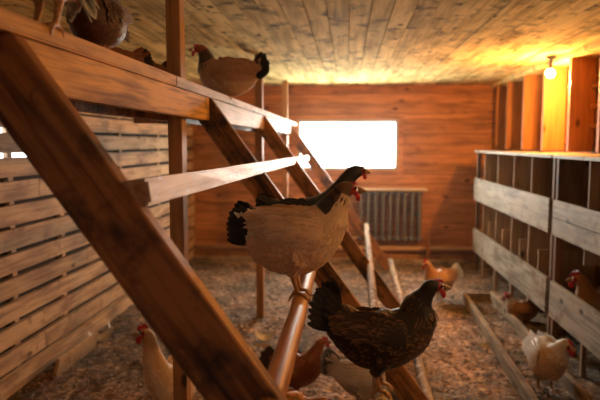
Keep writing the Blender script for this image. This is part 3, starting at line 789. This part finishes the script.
# perching hens
hen('cream hen with black neck and tail perching on the round pole', (-.160, 2.0, .990), 0, CREAM, 'stand', 1.0, seed=3, dens=1.15, voxel=.0033, tail=(4, 54, .086), comb=.45, stance=.03, spine=FRONT)
hen('black hen perching behind the cream hen, tail and neck showing', (-.172, 2.50, .990), R(10), BLACK, 'tall', .93, seed=5, tail=(-4, 24, .06), comb=.3, edit=lean)
hen('dark speckled hen with red face perching on the lower pole', (.136, 2.28, .545), R(-2), DARK, 'tall', 1.06, seed=8, dens=1.15, voxel=.0036, tail=(12, 80, .112), comb=.55, edit=humped)
hen('tan hen with black tail standing on the top beam', (-.684, 3.38, 1.757), R(188), dict(TAN, body=((.40, .21, .12), (.5, .3, .19)), wing=((.36, .19, .11), (.48, .28, .18))), 'squat', 1.02, seed=11, dens=.9, voxel=.0042, tail=(30, 64, .09), comb=.5, group='hens roosting on the top beam')
hen('pale hen cut by the frame standing on near end of the top beam', (-.684, 1.34, 1.757), R(-96), PALE, 'stand', 1.05, seed=12, dens=.9, voxel=.004, tail=(-60, -20, .06), stance=.024, edit=droop, group='hens roosting on the top beam')
hen('dark brown hen crouching on the top beam beside the upright post', (-.690, 1.64, 1.757), R(-92), DBROWN, 'squat', .70, seed=13, dens=.9, voxel=.004, tail=(-30, 20, .085), stance=.022, group='hens roosting on the top beam')
hen('brown hen behind the top beam, only its back showing left of the post', (-1.06, 2.46, 1.680), R(-150), BROWN, 'squat', 1.05, seed=14, dens=.7, voxel=.005, tail=(0, 40, .07), comb=.4, group='hens roosting behind the top beam')
hen('brown hen behind the top beam closest to the upright post', (-1.06, 2.84, 1.680), R(-160), BROWN, 'squat', 1.05, seed=15, dens=.7, voxel=.005, tail=(0, 40, .07), comb=.4, group='hens roosting behind the top beam')
# floor hens
G = 'hens on the littered floor'
hen('cream hen on the floor behind the big near brace', (-.90, 2.98, fh(-.90, 2.98)), R(-92), dict(CREAM, hackle=((.6, .4, .22), (.68, .48, .3)), head=None), 'tall', 1.2, perch=False, seed=21, dens=.9, voxel=.0042, tail=(20, 70, .1), comb=1.0, yaw=-60, group=G, edit=lambda sp: [sp[i].__setitem__(1, sp[i][1]+.014*(i-6)) or sp[i].__setitem__(0, sp[i][0]-.008*(i-6)) for i in range(7, 12)])
hen('reddish brown hen with dark tail on the floor behind the round pole', (-.285, 3.42, fh(-.28, 3.4)), R(12), BROWN, 'stand', .92, perch=False, seed=22, dens=.9, voxel=.0042, tail=(15, 72, .1), comb=.8, group=G)
hen('greyish white hen with black tail on the floor behind the speckled hen', (.09, 3.22, fh(.09, 3.22)), R(-8), GREYW, 'peck', 1.0, perch=False, seed=23, dens=.9, voxel=.0042, tail=(5, 50, .09), group=G)
hen('orange buff hen pecking at the floor below the round pole', (-.27, 2.92, fh(-.27, 2.92)), R(-6), BUFF, 'stand', .86, perch=False, seed=24, dens=.9, voxel=.0042, tail=(-10, 30, .07), comb=1.0, group=G,
    edit=lambda sp: [sp[i].__setitem__(1, sp[i][1]-.022*(i-4)) or sp[i].__setitem__(0, sp[i][0]+.008*(i-4)) for i in range(5, 12)])
hen('tan hen with red comb and white tail near the far wall', (.88, 5.7, fh(.88, 5.7)), R(215), TANW, 'stand', 1.06, perch=False, seed=25, dens=.7, voxel=.0055, tail=(10, 50, .1), comb=1.2, group=G)
hen('brown hen resting on the floor half under the nest boxes', (1.46, 5.05, fh(1.46, 5.05)), R(190), dict(TAN, body=((.34, .17, .08), (.42, .24, .13)), hackle=((.6, .5, .38), (.7, .6, .5))), 'squat', .85, perch=False, seed=26, dens=.7, voxel=.005, tail=(0, 30, .07), comb=1.0, group=G)
hen('white hen with orange breast standing inside the floor frame', (1.215, 3.66, fh(1.22, 3.66)), R(-86), dict(PALE, body=((.78, .70, .60), (.84, .78, .7)), wing=((.8, .74, .66), (.86, .8, .74)), hackle=((.7, .6, .5), (.84, .78, .7))), 'stand', 1.14, perch=False, seed=27, dens=1.0, voxel=.004, tail=(0, 30, .06), comb=.9, yaw=22, group=G,
    edit=rounded)
hen('orange brown hen sitting in the lower nest box at right edge', (1.72, 4.06, .266), R(180), dict(TAN, body=((.5, .25, .1), (.6, .34, .16)), hackle=((.5, .24, .09), (.58, .32, .14)), head=(.5, .2, .08)), 'squat', 1.28, perch=False, seed=28, dens=.8, voxel=.0048, tail=(10, 40, .06), comb=1.2, group='hens in the nest boxes')

# ------------------------------------------------------------------ added haze, imitates veiling glare near the far window
HAZE = .005
if HAZE:
    bm = bmesh.new(); box(bm, XL-.02, XR, 4.6, YB-.01, .05, ZC-.001)
    hm = bpy.data.materials.new('glare_veil'); hm.use_nodes = True; nt = hm.node_tree; nt.nodes.clear()
    out = N(nt, 'ShaderNodeOutputMaterial'); v = N(nt, 'ShaderNodeVolumeScatter'); v.inputs['Density'].default_value = HAZE; v.inputs['Anisotropy'].default_value = .6
    nt.links.new(v.outputs[0], out.inputs['Volume'])
    o = new_obj('glare_haze', bm, hm); tag(o, 'thin added haze in the far half of the coop, imitating window glare', 'haze', kind='stuff')
